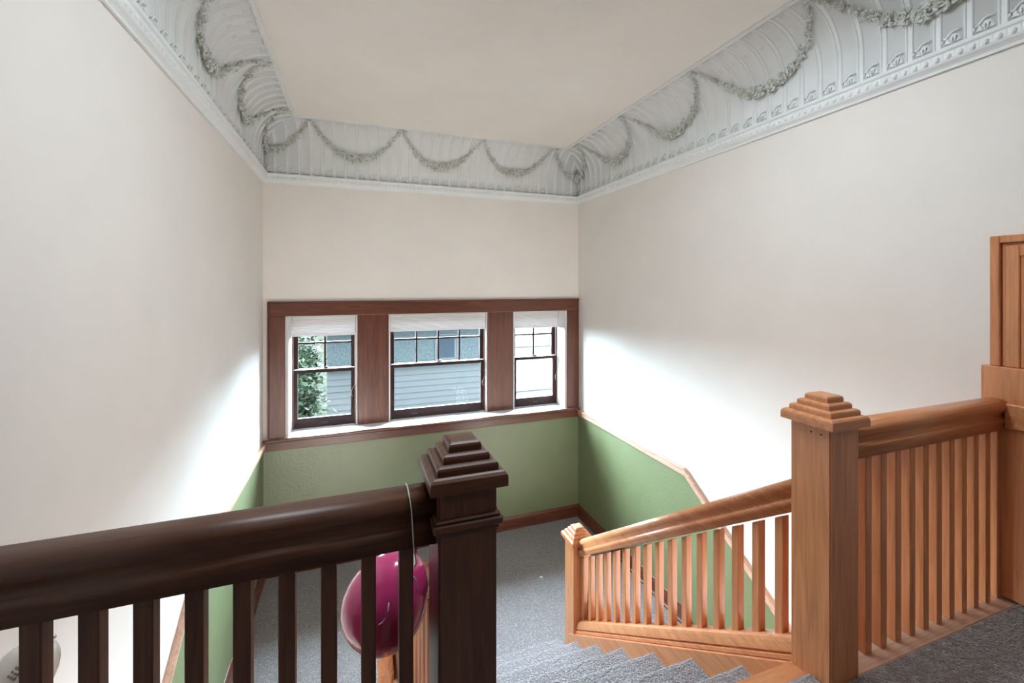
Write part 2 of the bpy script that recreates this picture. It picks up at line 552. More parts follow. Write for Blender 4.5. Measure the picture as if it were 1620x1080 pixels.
# cellular shades drawn a little way down
for (a, b), lab, zb in zip(WIN, ('white cellular shade at the top of the left window with two-column panes',
                                 'wide white cellular shade at the top of the middle window',
                                 'white cellular shade at the top of the right window beside the corner'), (0.770, 0.786, 0.778)):
    sh = empty('cellular_shade', ((a + b) / 2, DW + 0.03, WZ1 - 0.014), label=lab, category='window shade', group='cellular shades in the three windows')
    def SP(m_, nm, mt, **kw):
        o = m_.build(nm, mt, **kw)
        o.parent = sh
        o.matrix_parent_inverse = Matrix.Translation(-Vector(sh.location))
        return o
    x0, x1 = a + 0.017, b - 0.017
    zt = WZ1 - 0.016
    SP(MB().box(x0, x1, DW + 0.004, DW + 0.042, zt - 0.03, zt), 'headrail', WHITEP, bevel=0.003)
    pro = []
    nfold = 9
    z1, z0 = zt - 0.03, zb + 0.016
    for i in range(nfold * 2 + 1):
        pro.append((DW + (0.010 if i % 2 else 0.017), z1 + (z0 - z1) * i / (nfold * 2)))
    pro += [(DW + 0.036 - (p[0] - DW - 0.010), p[1]) for p in reversed(pro)]
    SP(MB().prism(pro, 'x', x0, x1), 'pleated_fabric', SHADE)
    SP(MB().box(x0, x1, DW + 0.008, DW + 0.038, zb, zb + 0.017), 'bottom_rail', SHADE, bevel=0.003)
    xc = b - 0.010
    pts = [(xc - 0.012, DW + 0.012, 0.80), (xc - 0.014, DW + 0.010, 0.55), (xc - 0.011, DW + 0.008, 0.35), (xc - 0.013, DW + 0.004, 0.25)]
    pts += [(xc - 0.02 - 0.03 * math.sin(t), DW + 0.003, 0.25 - 0.12 * math.sin(t / 2)) for t in (0.5, 1.1, 1.8, 2.5)]
    SP(MB().tube(pts, 0.0022, 5), 'pull_cord', CORD, smooth=True)
    SP(MB().tube([(p[0] + 0.006, p[1], p[2]) for p in pts[:4]], 0.0022, 5), 'pull_cord', CORD, smooth=True)
# ------------------------------------------------------------------ central flight
fx0, fx1 = AX + POST / 2 + 0.004, 1.400
flight = empty('stair_flight', ((fx0 + fx1) / 2, NOSE0, 0), label='grey carpeted central stair flight going down from the hall to the landing', category='staircase', group='carpeted stair flights')
def rel(o, p):
    o.parent = p
    o.matrix_parent_inverse = Matrix.Translation(-Vector(p.location))
    return o
def step_profile(s=1):
    """(y, z) with the nosing front at y = 0 pointing to +y (s = 1), top at z = 0"""
    r = 0.019
    p = [(-RUN - 0.03, 0.0)]
    p += [(-r + r * math.sin(t), -r + r * math.cos(t)) for t in (math.pi * k / 8 for k in range(0, 9))]
    p += [(-0.024, -0.046), (-0.024, -RISE - 0.012), (-RUN - 0.03, -RISE - 0.012)]
    return [(s * y, z) for y, z in p]
sp = MB().prism(step_profile(1), 'x', fx0, fx1).mesh('step', CARPET)
for j in range(0, 8):
    if j == 0:
        q = [(y if y > -0.1 else -0.05, z) for y, z in step_profile(1)]
        o = link('step', MB().prism(q, 'x', fx0, fx1).mesh('step', CARPET), None, (0, NOSE0, 0.006))
    else:
        o = link('step', sp, None, (0, NOSE0 + j * RUN, -j * RISE))
    rel(o, flight)
def stringer_poly(y0, y1, top, depth):
    return [(y0, top(y0)), (y1, top(y1)), (y1, max(top(y1) - depth, LAND - 0.19)), (y0, top(y0) - depth)]
shoe_top = lambda y: 0.043 - SLOPE * (y - 1.112)
for x0, x1 in ((AX - 0.055, AX + POST / 2 + 0.004), (fx1, BX + 0.055)):
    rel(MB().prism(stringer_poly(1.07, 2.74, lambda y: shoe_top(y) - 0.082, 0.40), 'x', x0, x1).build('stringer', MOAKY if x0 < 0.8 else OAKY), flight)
rel(MB().prism([(1.07, -0.30), (2.80, -0.30 - SLOPE * 1.73), (2.80, -0.34 - SLOPE * 1.73), (1.07, -0.34)], 'x', fx0, fx1).build('soffit', WALL), flight)

# side flights from the landing down to the lower hall, under the upper floor
for (a, b, lab) in ((XL + 0.035, AX - 0.06, 'grey carpeted lower stair flight along the left wall'), (BX + 0.06, XR - 0.035, 'grey carpeted lower stair flight along the right wall')):
    sf = empty('stair_flight', ((a + b) / 2, LE, LAND), label=lab, category='staircase', group='carpeted stair flights')
    sm = MB().prism(step_profile(-1), 'x', a, b).mesh('step', CARPET)
    for i in range(0, 10):
        if i == 0:
            q = [(y if y < 0.1 else 0.01, z) for y, z in step_profile(-1)]
            o = link('step', MB().prism(q, 'x', a, b).mesh('step', CARPET), None, (0, LE - 0.01, LAND))
        else:
            o = link('step', sm, None, (0, LE - 0.01 - i * RUN, LAND - i * RISE))
        rel(o, sf)
    xin = (b, b + 0.04) if a < 0 else (a - 0.04, a)
    rel(MB().prism([(LE, LAND + 0.02), (LE, LAND - 0.3), (0.4, LOW), (0.2, LOW), (0.2, LAND + 0.02 - SLOPE * (LE - 0.2))], 'x', *xin).build('stringer', OAKY), sf)

# ------------------------------------------------------------------ newel posts
def cap_mesh(w):
    """stepped pyramid cap, bottom at z = 0, w = post width"""
    m = MB()
    z = 0.0
    hw = w / 2 + 0.021
    tiers = [(0.034, hw, hw - 0.012), (0.020, hw - 0.018, hw - 0.032), (0.019, hw - 0.034, hw - 0.048), (0.021, hw - 0.050, hw - 0.066)]
    for h, r0, r1 in tiers:
        rings = []
        for k in range(6):
            t = k / 5
            if k < 3:
                r, zz = r0, z + h * 0.55 * (k / 2)
            else:
                a = (k - 2) / 3 * math.pi / 2
                r, zz = r0 - (r0 - r1) * (1 - math.cos(a)), z + h * 0.55 + h * 0.45 * math.sin(a)
            rings.append([(-r, -r, zz), (r, -r, zz), (r, r, zz), (-r, r, zz)])
        m.loft(rings)
        z += h
    return m
def newel(cx, cyy, z0, z1, lab, collar=None, holes=False, wx=None, wz=None):
    wx, wz = wx or OAKX, wz or OAKZ
    n = empty('newel_post', (cx, cyy, z0), label=lab, category='newel post', group='newel posts of the staircase')
    h = POST / 2
    MB().box(-h, h, -h, h, 0, z1 - z0 + 0.004).build('shaft', wz, n, bevel=0.004, seg=2)
    c = cap_mesh(POST).build('cap', wx, n)
    c.location = (0, 0, z1 - z0)
    if collar:
        m = MB()
        for a, b, e in ((-0.020, -0.008, 0.006), (-0.008, 0.010, 0.013), (0.010, 0.018, 0.008)):
            m.box(-h - e, h + e, -h - e, h + e, collar - z0 + a, collar - z0 + b)
        m.build('collar', wx, n, bevel=0.003)
    if holes:
        for y in (-0.005, -0.038):
            MB().tube([(-h - 0.0005, y, z1 - z0 - 0.025), (-h + 0.003, y, z1 - z0 - 0.025)], 0.0032, 8).build('nail_hole', DARKHOLE, n)
    return n
newel(AX, RY, -0.28, 0.822, 'dark backlit newel post with collar at the end of the near left railing', collar=0.742, wx=BACKLITX, wz=BACKLITZ)
newel(BX, RY, -0.28, 0.822, 'tall sunlit newel post with stepped cap at the head of the stairs on the right', holes=True)
newel(BX, 2.73, LAND, -0.505, 'short newel post at the foot of the right stair rail by the landing')
newel(AX, 2.73, LAND, -0.505, 'short newel post at the foot of the left stair rail, behind the pink balloon')

# ------------------------------------------------------------------ railings
HP = [(0.0, 0.0), (0.020, -0.001), (0.032, -0.006), (0.040, -0.015), (0.043, -0.026), (0.041, -0.037), (0.034, -0.046), (0.029, -0.056),
      (0.028, -0.066), (0.031, -0.072), (0.036, -0.074), (0.036, -0.092), (0.033, -0.095), (0.033, -0.120)]
HPF = HP + [(-a, b) for a, b in reversed(HP[1:])]
BAL_ME = {}
def baluster_mesh(h, wx, wy, key, mat=None):
    if key not in BAL_ME:
        BAL_ME[key] = MB().box(-wx / 2, wx / 2, -wy / 2, wy / 2, 0, h).mesh('baluster', mat or OAKZ, 0.0025)
    return BAL_ME[key]
def handrail_x(x0, x1, ztop, par, mat=None):
    o = MB().loft([[(x, RY + a, ztop + b) for a, b in HPF] for x in (x0, x1)]).build('handrail', mat or OAKX, smooth=False)
    for p in o.data.polygons:
        p.use_smooth = len(p.vertices) == 4
    return rel(o, par)
RT = 0.812
ra = empty('hall_railing', (-0.3, RY, 0), label='dark backlit wooden railing across the left foreground with square balusters', category='railing', group='wooden railings with square balusters')
handrail_x(XL, AX - POST / 2, RT, ra, BACKLITX)
x = -0.531
xs = [0.1075 - 0.0803 * i for i in range(12)]
for x in xs:
    if x > XL + 0.02:
        rel(link('baluster', baluster_mesh(RT - 0.115, 0.031, 0.036, 'backlit_hall', BACKLITZ), None, (x, RY, 0)), ra)
rb = empty('hall_railing', (2.0, RY, 0), label='sunlit wooden railing on the right between the tall newel post and the wall', category='railing', group='wooden railings with square balusters')
handrail_x(BX + POST / 2, XR - 0.035, RT, rb)
for i in range(11):
    rel(link('baluster', baluster_mesh(RT - 0.115, 0.031, 0.036, 'hall'), None, (1.595 + 0.0805 * i + 0.0785, RY, 0)), rb)

rail_top = lambda y: 0.592 - 0.686 * (y - 1.118)
def stair_railing(cx, lab, wy=None, wz=None, k='stair'):
    wy, wz = wy or OAKY, wz or OAKZ
    r = empty('stair_railing', (cx, 1.9, -0.5), label=lab, category='railing', group='wooden railings with square balusters')
    ya, yb = RY + POST / 2, 2.664
    o = MB().loft([[(cx + a, y, rail_top(y) + b) for a, b in HPF] for y in (ya, yb)]).build('handrail', wy)
    for p in o.data.polygons:
        p.use_smooth = len(p.vertices) == 4
    rel(o, r)
    SHP = [(0.030, 0.0), (0.042, -0.006), (0.046, -0.018), (0.050, -0.036), (0.052, -0.050), (0.047, -0.056), (0.044, -0.060), (0.056, -0.063), (0.056, -0.078), (0.050, -0.084)]
    SHF = SHP + [(-a, b) for a, b in reversed(SHP)]
    rel(MB().loft([[(cx + a, y, shoe_top(y) + b) for a, b in SHF] for y in (ya, yb)]).build('shoe_rail', wy), r)
    # balusters: sheared ends
    if k not in BAL_ME:
        hw, hd = 0.0165, 0.0165
        hh = rail_top(0) - 0.118 - shoe_top(0)
        v = []
        for zz in (0, hh):
            v += [(-hw, -hd, zz + hd * SLOPE), (hw, -hd, zz + hd * SLOPE), (hw, hd, zz - hd * SLOPE), (-hw, hd, zz - hd * SLOPE)]
        BAL_ME[k] = MB().add(v, [(3, 2, 1, 0), (4, 5, 6, 7), (0, 1, 5, 4), (1, 2, 6, 5), (2, 3, 7, 6), (3, 0, 4, 7)]).mesh('baluster', wz, 0.002)
    for i in range(16):
        y = 1.170 + 0.0978 * i
        rel(link('baluster', BAL_ME[k], None, (cx, y, shoe_top(y) - 0.004)), r)
    return r
stair_railing(BX, 'sunlit wooden stair rail going down to the landing, right of the central flight')
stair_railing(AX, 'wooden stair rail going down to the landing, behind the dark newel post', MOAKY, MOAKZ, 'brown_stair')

def lower_railing(cx, lab):
    top = lambda y: LAND + 0.66 - SLOPE * (2.70 - y)
    r = empty('stair_railing', (cx, 1.9, -1.4), label=lab, category='railing', group='wooden railings with square balusters')
    o = MB().loft([[(cx + a, y, top(y) + b) for a, b in HPF] for y in (2.66, 0.5)]).build('handrail', OAKY)
    rel(o, r)
    for i in range(12):
        y = 2.56 - 0.0978 * i
        rel(link('baluster', BAL_ME['brown_stair' if cx < 0.8 else 'stair'], None, (cx, y, top(y) - 0.118 - (rail_top(0) - 0.118 - shoe_top(0)) + 0.01), (0, 0, math.pi)), r)
lower_railing(AX - 0.075, 'wooden handrail of the lower left flight, under the pink balloon')
lower_railing(BX + 0.075, 'wooden handrail of the lower right flight, behind the sunlit stair balusters')

# half post and panelled frame on the right wall
hp = empty('wall_newel', (XR - 0.018, 0.9, 0), label='flat wooden half post on the right wall where the railing ends', category='newel post')
rel(box('board', OAKZ, XR - 0.035, XR, 0.60, 1.062, 0.006, 0.943, bevel=0.004), hp)
rel(box('collar', OAKX, XR - 0.055, XR - 0.034, 0.60, 0.985, 0.70, 0.80, bevel=0.005), hp)
dr = empty('door_1', (XR, 0.85, 0.94), kind='structure')
for nm, b in (('casing', (XR - 0.022, XR, 1.010, 1.040, 0.943, 1.483)), ('casing', (XR - 0.022, XR, 0.60, 1.010, 1.452, 1.483)),
              ('casing_panel', (XR - 0.014, XR, 0.955, 0.998, 0.943, 1.440)), ('casing_panel', (XR - 0.014, XR, 0.60, 0.955, 1.395, 1.440)),
              ('door_leaf', (XR - 0.010, XR, 0.60, 0.948, 0.943, 1.390)), ('groove_back', (XR - 0.006, XR, 0.60, 1.010, 0.943, 1.452))):
    rel(box(nm, OAKZ, *b, bevel=0.003), dr)

# ------------------------------------------------------------------ plaster cornice
BM = [(0, 0), (0.012, 0.0), (0.014, 0.012), (0.020, 0.020), (0.030, 0.030), (0.034, 0.040), (0.036, 0.070), (0.044, 0.078), (0.046, 0.092), (0.020, 0.096)]
VERT = 0.165
HC = ZCEIL - ZFR - VERT
def prof_pts():
    p = [(0.012, ZFR), (0.012, ZFR + VERT * 0.5), (0.012, ZFR + VERT)]
    for k in range(1, 13):
        t = math.pi / 2 * k / 12
        p.append((0.012 + (OFF - 0.012) * (1 - math.cos(t)), ZFR + VERT + (HC - 0.008) * math.sin(t)))
    return p
PROF = prof_pts()
LEN = [0.0]
for i in range(1, len(PROF)):
    LEN.append(LEN[-1] + math.hypot(PROF[i][0] - PROF[i - 1][0], PROF[i][1] - PROF[i - 1][1]))
STOT = LEN[-1]
def surf(s):
    """depth from wall, height, outward normal (depth, height) at arc length s"""
    s = max(0, min(STOT - 1e-6, s))
    i = max(k for k in range(len(LEN) - 1) if LEN[k] <= s)
    t = (s - LEN[i]) / (LEN[i + 1] - LEN[i])
    a, b = PROF[i], PROF[i + 1]
    d, z = a[0] + (b[0] - a[0]) * t, a[1] + (b[1] - a[1]) * t
    tx, tz = b[0] - a[0], b[1] - a[1]
    l = math.hypot(tx, tz)
    return d, z, tz / l, -tx / l
# local frame of the ornament: x along the wall, -y away from the wall, z up
RIBX = [(-0.0165, 0), (-0.015, 0.004), (-0.0115, 0.006), (-0.0085, 0.004), (-0.007, 0.0005), (0.007, 0.0005), (0.0085, 0.004), (0.0115, 0.006), (0.015, 0.004), (0.0165, 0)]
rings = []
for i, (d, z) in enumerate(PROF):
    _, _, nd, nz = surf(LEN[i] + 1e-5)
    rings.append([(xx, -(d + nd * hh), z + nz * hh) for xx, hh in RIBX])
rib_me = MB().loft(rings, closed=False).mesh('rib', PLASTER, smooth=False)
# shell at the foot of each panel
def shell():
    """low fan with a raised, curling brow over it"""
    m = MB()
    n = 9
    rings = []
    for fr, pr in ((0.15, 0.004), (0.6, 0.007), (1.0, 0.008), (1.06, 0.0)):
        ring = []
        for k in range(n):
            a = math.pi * (0.02 + 0.96 * k / (n - 1))
            rad = 0.030 * fr
            ring.append((rad * math.cos(a), -(0.012 + pr * (1.0 if k % 2 == 0 else 0.45)), ZFR + 0.016 + rad * 1.35 * math.sin(a)))
        rings.append(ring)
    m.loft(rings, closed=False)
    brow = [(-0.031, 0.026), (-0.034, 0.035), (-0.029, 0.042), (-0.020, 0.042), (-0.012, 0.052), (0.0, 0.064), (0.014, 0.067), (0.030, 0.062)]
    m.tube([(x, -0.020, ZFR + z) for x, z in brow], 0.0052, 6)
    for k in range(3):
        m.tube([(0, -0.016, ZFR + 0.012), ((k - 1) * 0.010, -0.021, ZFR + 0.024), ((k - 1) * 0.016, -0.020, ZFR + 0.040)], 0.0030, 5)
    return m
shell_me = shell().mesh('shell', PLASTER, smooth=True)
# small star flower high on the cove
def blossom(s0, r):
    d, z, nd, nz = surf(s0)
    m = MB()
    td, tz = -nz, nd
    P0 = lambda u, w, h: (u, -(d + td * w + nd * h), z + tz * w + nz * h)
    for k in range(5):
        a = 2 * math.pi * k / 5 + math.pi / 2
        c, s_ = math.cos(a), math.sin(a)
        pl = lambda q, e, h: P0(q * c - e * s_, q * s_ + e * c, h)
        m.add([pl(r * 0.2, 0, 0.008), pl(r * 0.62, r * 0.26, 0.009), pl(r, 0, 0.003), pl(r * 0.62, -r * 0.26, 0.009)], [(0, 1, 2, 3)])
    m.add([P0(r * 0.3 * math.cos(q), r * 0.3 * math.sin(q), 0.010) for q in (2 * math.pi * k / 6 for k in range(6))], [tuple(range(6))])
    return m
b1, b2 = blossom(STOT * 0.93, 0.022), blossom(STOT * 0.74, 0.016)
bl_me = MB().add(b1.v, b1.f).mesh('blossom', PLASTER)
bl2_me = b2.mesh('blossom', PLASTER)

# rose: three rings of petals on a small dome, facing -y
def rose_mesh(R):
    m = MB()
    rg = random.Random(3)
    for ring, (n, r, h, sz) in enumerate(((6, 1.0, 0.2, 0.62), (5, 0.62, 0.48, 0.5), (3, 0.28, 0.7, 0.36))):
        for k in range(n):
            a = 2 * math.pi * (k + 0.5 * ring) / n + rg.uniform(-0.15, 0.15)
            c, s_ = math.cos(a), math.sin(a)
            def q(rad, t, up):
                return (R * (rad * c - t * s_), -R * up, R * (rad * s_ + t * c))
            m.add([q(r * 0.45, -sz * 0.5, h), q(r * 0.45, sz * 0.5, h), q(r * 0.95, sz * 0.62, h + 0.22), q(r * 0.95, -sz * 0.62, h + 0.22), q(r * 1.12, sz * 0.25, h + 0.02), q(r * 1.12, -sz * 0.25, h + 0.02)],
                  [(0, 1, 2, 3), (3, 2, 4, 5)])
    m.add([(R * 0.9 * math.cos(2 * math.pi * k / 8), 0, R * 0.9 * math.sin(2 * math.pi * k / 8)) for k in range(8)] + [(0, -R * 0.62, 0)],
          [(k, (k + 1) % 8, 8) for k in range(8)])
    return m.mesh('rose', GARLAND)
rose_me = rose_mesh(0.029)

SLOW, SHIGH = 0.205, STOT * 0.985
def swag_s(u):                     # u in -1..1 across one swag
    return SLOW + (SHIGH - SLOW) * (0.35 * abs(u) ** 1.6 + 0.65 * abs(u) ** 3.2)
def garland_mesh(P, u0, u1, seed):
    rg = random.Random(seed)
    m = MB()
    n = int(135 * (u1 - u0))
    for i in range(n):
        u = u0 + (u1 - u0) * (i + rg.random()) / n
        thick = 0.045 * (1 - 0.60 * abs(u)) * (1 if abs(u) < 0.9 else 0.8)
        s = swag_s(u) + rg.uniform(-1, 1) * thick * (0.9 if abs(u) < 0.75 else 0.5)
        xx = u * P / 2 + rg.uniform(-0.012, 0.012) + (rg.uniform(-1, 1) * thick * 0.8 if abs(u) > 0.6 else 0)
        d, z, nd, nz = surf(s)
        lift = rg.uniform(0.004, 0.046) * (1 - 0.4 * abs(u))
        c = Vector((xx, -(d + nd * lift), z + nz * lift))
        nv = Vector((0, -nd, nz))
        tv = Vector((0, -(-nz), nd))
        a = rg.uniform(0, 2 * math.pi)
        L = rg.uniform(0.016, 0.030) * (1 - 0.3 * abs(u))
        e1 = Vector((1, 0, 0)) * math.cos(a) + tv * math.sin(a)
        e2 = nv.cross(e1)
        tip = c + e1 * L + nv * rg.uniform(0, 0.012)
        tail = c - e1 * L * 0.7 - nv * 0.006
        w = L * rg.uniform(0.36, 0.5)
        mid = c + nv * 0.005
        m.add([tail, c + e2 * w - nv * 0.003, tip, c - e2 * w - nv * 0.003, mid], [(0, 1, 4), (1, 2, 4), (2, 3, 4), (3, 0, 4)])
    # berries
    for i in range(int(14 * (u1 - u0))):
        u = rg.uniform(u0, u1)
        s = swag_s(u) + rg.uniform(-1, 1) * 0.04 * (1 - 0.6 * abs(u))
        d, z, nd, nz = surf(s)
        c = Vector((u * P / 2, -(d + nd * 0.012), z + nz * 0.012))
        r = rg.uniform(0.006, 0.010)
        m.add([c + Vector(q) * r for q in ((1, 0, 0), (-1, 0, 0), (0, 1, 0), (0, -1, 0), (0, 0, 1), (0, 0, -1))],
              [(0, 2, 4), (2, 1, 4), (1, 3, 4), (3, 0, 4), (2, 0, 5), (1, 2, 5), (3, 1, 5), (0, 3, 5)])
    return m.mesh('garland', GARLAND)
ROSES = [(-0.80, 0.55, 0.0), (-0.62, 0.75, 0.006), (-0.45, 0.85, -0.008), (-0.27, 0.95, 0.008), (-0.10, 1.1, -0.012), (0.08, 1.25, 0.004), (0.24, 1.0, 0.012), (0.40, 0.85, -0.006), (0.57, 0.8, 0.008), (0.76, 0.6, 0.0)]
GM = {}
def cornice(n, origin, rotz, length, P, pitch, corners, mir):
    """origin: back-corner point; local x runs along the wall, -y into the room"""
    co = empty('trim_%d' % n, origin, kind='structure')
    co.rotation_euler = (0, 0, rotz)
    x0c, x1c = corners            # mitre at start / end of the run
    def run(prof, name, **kw):
        rings = [[(x + c * d, -d, z) for d, z in prof] for x, c in ((0, x0c), (length, -x1c))]
        return MB().loft(rings, closed=True).build(name, PLASTER, co, **kw)
    run([(a, ZC + b) for a, b in BM] + [(0, ZC + 0.096)], 'bed_moulding')
    cv = run(PROF + [(0, ZCEIL - 0.008), (0, ZFR)], 'cove')
    for p in cv.data.polygons:
        p.use_smooth = len(p.vertices) == 4 and abs(p.normal.x) < 0.5
    run([(OFF - 0.012, ZCEIL - 0.010), (OFF + 0.014, ZCEIL - 0.012), (OFF + 0.020, ZCEIL - 0.006), (OFF + 0.020, ZCEIL), (OFF - 0.012, ZCEIL)], 'ceiling_fillet')
    # egg course, too fine to pick apart
    m = MB()
    k = 0
    x = 0.05
    while x < length - 0.03:
        r, hz = (0.0125, 0.017) if k % 2 == 0 else (0.0045, 0.015)
        rings = []
        for t in (-1, -0.6, 0.2, 1):
            q = math.sqrt(max(0, 1 - t * t)) * r if k % 2 == 0 else r * (0.5 + 0.5 * t)
            rings.append([(x + q * math.cos(a), -(0.034 + q * 0.8 * math.sin(a)), ZC + 0.053 + hz * t) for a in (math.pi * j / 4 for j in range(5))])
        m.loft(rings, closed=False)
        k += 1
        x += 0.0205
    m.build('egg_course', PLASTER, co, kind='stuff', smooth=True)
    nb = int((length - 0.03) / pitch)
    for i in range(0, nb + 1):
        xx = i * pitch
        if xx > 0.02 and xx < length - 0.01:
            link('rib', rib_me, co, (xx, 0, 0))
        xc = xx + pitch / 2
        if xc < length - 0.03:
            link('shell', shell_me, co, (xc, 0, 0))
            if (xc > OFF or not x0c) and (xc < length - OFF or not x1c):
                link('blossom', bl_me, co, (xc, 0, 0))
                link('blossom', bl2_me, co, (xc, 0, 0))
    ns = int(length / P + 0.02)
    for i in range(ns + 1):
        u0 = 0.06 if (i == 0) else -1
        u1 = -0.06 if (i == ns and x1c) else 1
        key = (round(P, 3), u0, u1, i % 3)
        if key not in GM:
            GM[key] = garland_mesh(P, u0, u1, 11 + i)
        g = link('garland', GM[key], co, (i * P, 0, 0))
        for j, (u, sc, ds) in enumerate(ROSES):
            if u < u0 + 0.02 or u > u1 - 0.02:
                continue
            s = swag_s(u) + ds
            d, z, nd, nz = surf(s)
            r = link('rose', rose_me, g, (u * P / 2, -(d + nd * 0.020), z + nz * 0.020))
            r.rotation_euler = (math.atan2(-nz, nd), 0, 0)
            r.rotation_euler.rotate_axis('Y', j * 1.3 + i)
            r.scale = (sc, sc, sc)
PITCH = (XR - XL) / 32
PB = (XR - XL) / 4
cornice(4, (XL, D, 0), 0, XR - XL, PB, PITCH, (1, 1), 0)
YE = 0.4
# right wall: local x runs toward the camera; into the room is -X
cornice(5, (XR, D, 0), -math.pi / 2, D - YE, 0.862, 0.1077, (1, 0), 0)
# left wall: mirrored run starts at the near end and ends in the corner
def cornice_left():
    L = D - YE
    P = 0.862
    Ls = math.ceil(L / P) * P
    cornice(6, (XL, D - Ls, 0), math.pi / 2, Ls, P, P / 8, (0, 1), 0)
cornice_left()
# plain continuation of the cove over the hall behind the camera
for nm, sgn, xw, y1 in (('trim_7', -1, XR, YE), ('trim_8', 1, XL, D - math.ceil((D - YE) / 0.862) * 0.862)):
    pr = PROF + [(0, ZCEIL), (0, ZC)] + [(a, ZC + b) for a, b in BM[1:]]
    MB().loft([[(xw + sgn * d, y, z) for d, z in pr] for y in (YF, y1)]).build(nm, PLASTER, kind='structure')

# ------------------------------------------------------------------ balloons
def balloon(name, center, rx, rz, tilt, mat, lab, taper=0.25, twist=0.0):
    """knot on top; egg with the fat end down"""
    b = empty(name, center, label=lab, category='balloon', group='balloons hung from the railings')
    rings = []
    n, k = 28, 20
    for i in range(k + 1):
        t = math.pi * i / k
        z = math.cos(t) * rz
        r = math.sin(t) * rx * (1 - taper * math.cos(t) * 0.6)
        if i == 0:
            z, r = rz * 1.07, 0.004
        rings.append([(max(r, 0.0015) * math.cos(q), max(r, 0.0015) * math.sin(q), z) for q in (2 * math.pi * j / n for j in range(n))])
    o = MB().loft(rings).build('skin', mat, b, smooth=True)
    kn = MB()
    kr = [(0.004, 1.05), (0.008, 1.075), (0.007, 1.10), (0.003, 1.115), (0.008, 1.16), (0.010, 1.17)]
    kn.loft([[(r * math.cos(q), r * math.sin(q), z * rz) for q in (2 * math.pi * j / 10 for j in range(10))] for r, z in kr])
    kn.build('knot', mat, b, smooth=True)
    b.rotation_euler = tilt
    return b
p1 = balloon('balloon', (0.080, 1.185, 0.455), 0.106, 0.122, (0, math.radians(32), 0), PINK, 'large pink balloon hanging on a pale string behind the left balusters')
def child_curve(par, nm, pts, r, mat):
    o = MB().tube(pts, r, 6).build(nm, mat, smooth=True)
    bpy.context.view_layer.update()
    o.parent = par
    o.matrix_parent_inverse = par.matrix_world.inverted()
    return o
RB = RY - 0.047
pts = [(0.135, 1.13, 0.60), (0.128, 1.085, 0.66), (0.118, RY + 0.046, 0.72), (0.114, RY + 0.047, 0.79), (0.112, RY + 0.034, 0.809), (0.112, RY, 0.8145),
       (0.112, RY - 0.034, 0.809), (0.115, RB, 0.785), (0.118, RB, 0.74), (0.121, RB + 0.004, 0.69), (0.1275, RB + 0.010, 0.660), (0.132, RY + 0.03, 0.61), (0.147, 1.185, 0.575)]
child_curve(p1, 'string', pts, 0.0016, STRING)
child_curve(p1, 'ribbon_tail', [(0.075, 1.075, 0.520), (0.073, 1.071, 0.505), (0.068, 1.070, 0.490), (0.060, 1.070, 0.480), (0.052, 1.071, 0.477)], 0.0013, CORD)
child_curve(p1, 'ribbon_tail', [(0.118, 1.105, 0.575), (0.130, 1.090, 0.566), (0.140, 1.085, 0.552), (0.143, 1.085, 0.535), (0.142, 1.085, 0.522)], 0.0015, CORD)
p2 = balloon('balloon', (0.395, 1.62, 0.205), 0.108, 0.125, (0, math.radians(-12), 0), PINK, 'second pink balloon, almost hidden behind the dark newel post')
child_curve(p2, 'string', [(0.370, 1.62, 0.335), (0.33, 1.40, 0.48), (0.30, 1.16, 0.62), (AX + POST / 2 + 0.003, RY + 0.03, 0.72)], 0.0014, STRING)
p3 = balloon('balloon', (-0.712, 1.31, 0.392), 0.060, 0.074, (0, math.radians(35), 0), WHITEB, 'off-white balloon with small brown print at the lower left behind the balusters')
child_curve(p3, 'string', [(-0.664, 1.31, 0.460), (-0.70, 1.20, 0.60), (-0.69, RY + 0.05, 0.74)], 0.0013, STRING)
# faint lines of brown print on the white balloon
def on_ball(th, ph, lift=0.0008):
    """th: degrees around z from -y toward -x, ph: degrees up"""
    a, e = math.radians(th), math.radians(ph)
    rz = 0.074
    tt = math.pi / 2 - e
    r = math.sin(tt) * 0.060 * (1 - 0.25 * math.cos(tt) * 0.6) + lift
    return (-r * math.sin(a), -r * math.cos(a), math.cos(tt) * rz)
m = MB()
rp = random.Random(5)
for row, ph in enumerate((46, 40, 34, 28, 22)):
    th = -6 + row * 2
    while th < 28 - row * 2:
        w = rp.uniform(2.2, 4.5)
        hgt = rp.uniform(2.2, 4.0)
        m.add([on_ball(th, ph), on_ball(th + w, ph), on_ball(th + w, ph + hgt), on_ball(th, ph + hgt)], [(0, 1, 2, 3)])
        th += w + rp.uniform(1.2, 2.2)
m.build('print_lines', PRINT, p3)

MB().add([(1.640, 3.775, LAND + 0.002), (1.665, 3.770, LAND + 0.002), (1.662, 3.786, LAND + 0.004), (1.643, 3.789, LAND + 0.003),
          (1.640, 3.775, LAND + 0.004), (1.665, 3.770, LAND + 0.005), (1.662, 3.786, LAND + 0.007), (1.643, 3.789, LAND + 0.006)],
         [(3, 2, 1, 0), (4, 5, 6, 7), (0, 1, 5, 4), (1, 2, 6, 5), (2, 3, 7, 6), (3, 0, 4, 7)]).build('paper_scrap', SCRAP, label='tiny white paper scrap on the landing carpet', category='paper scrap')

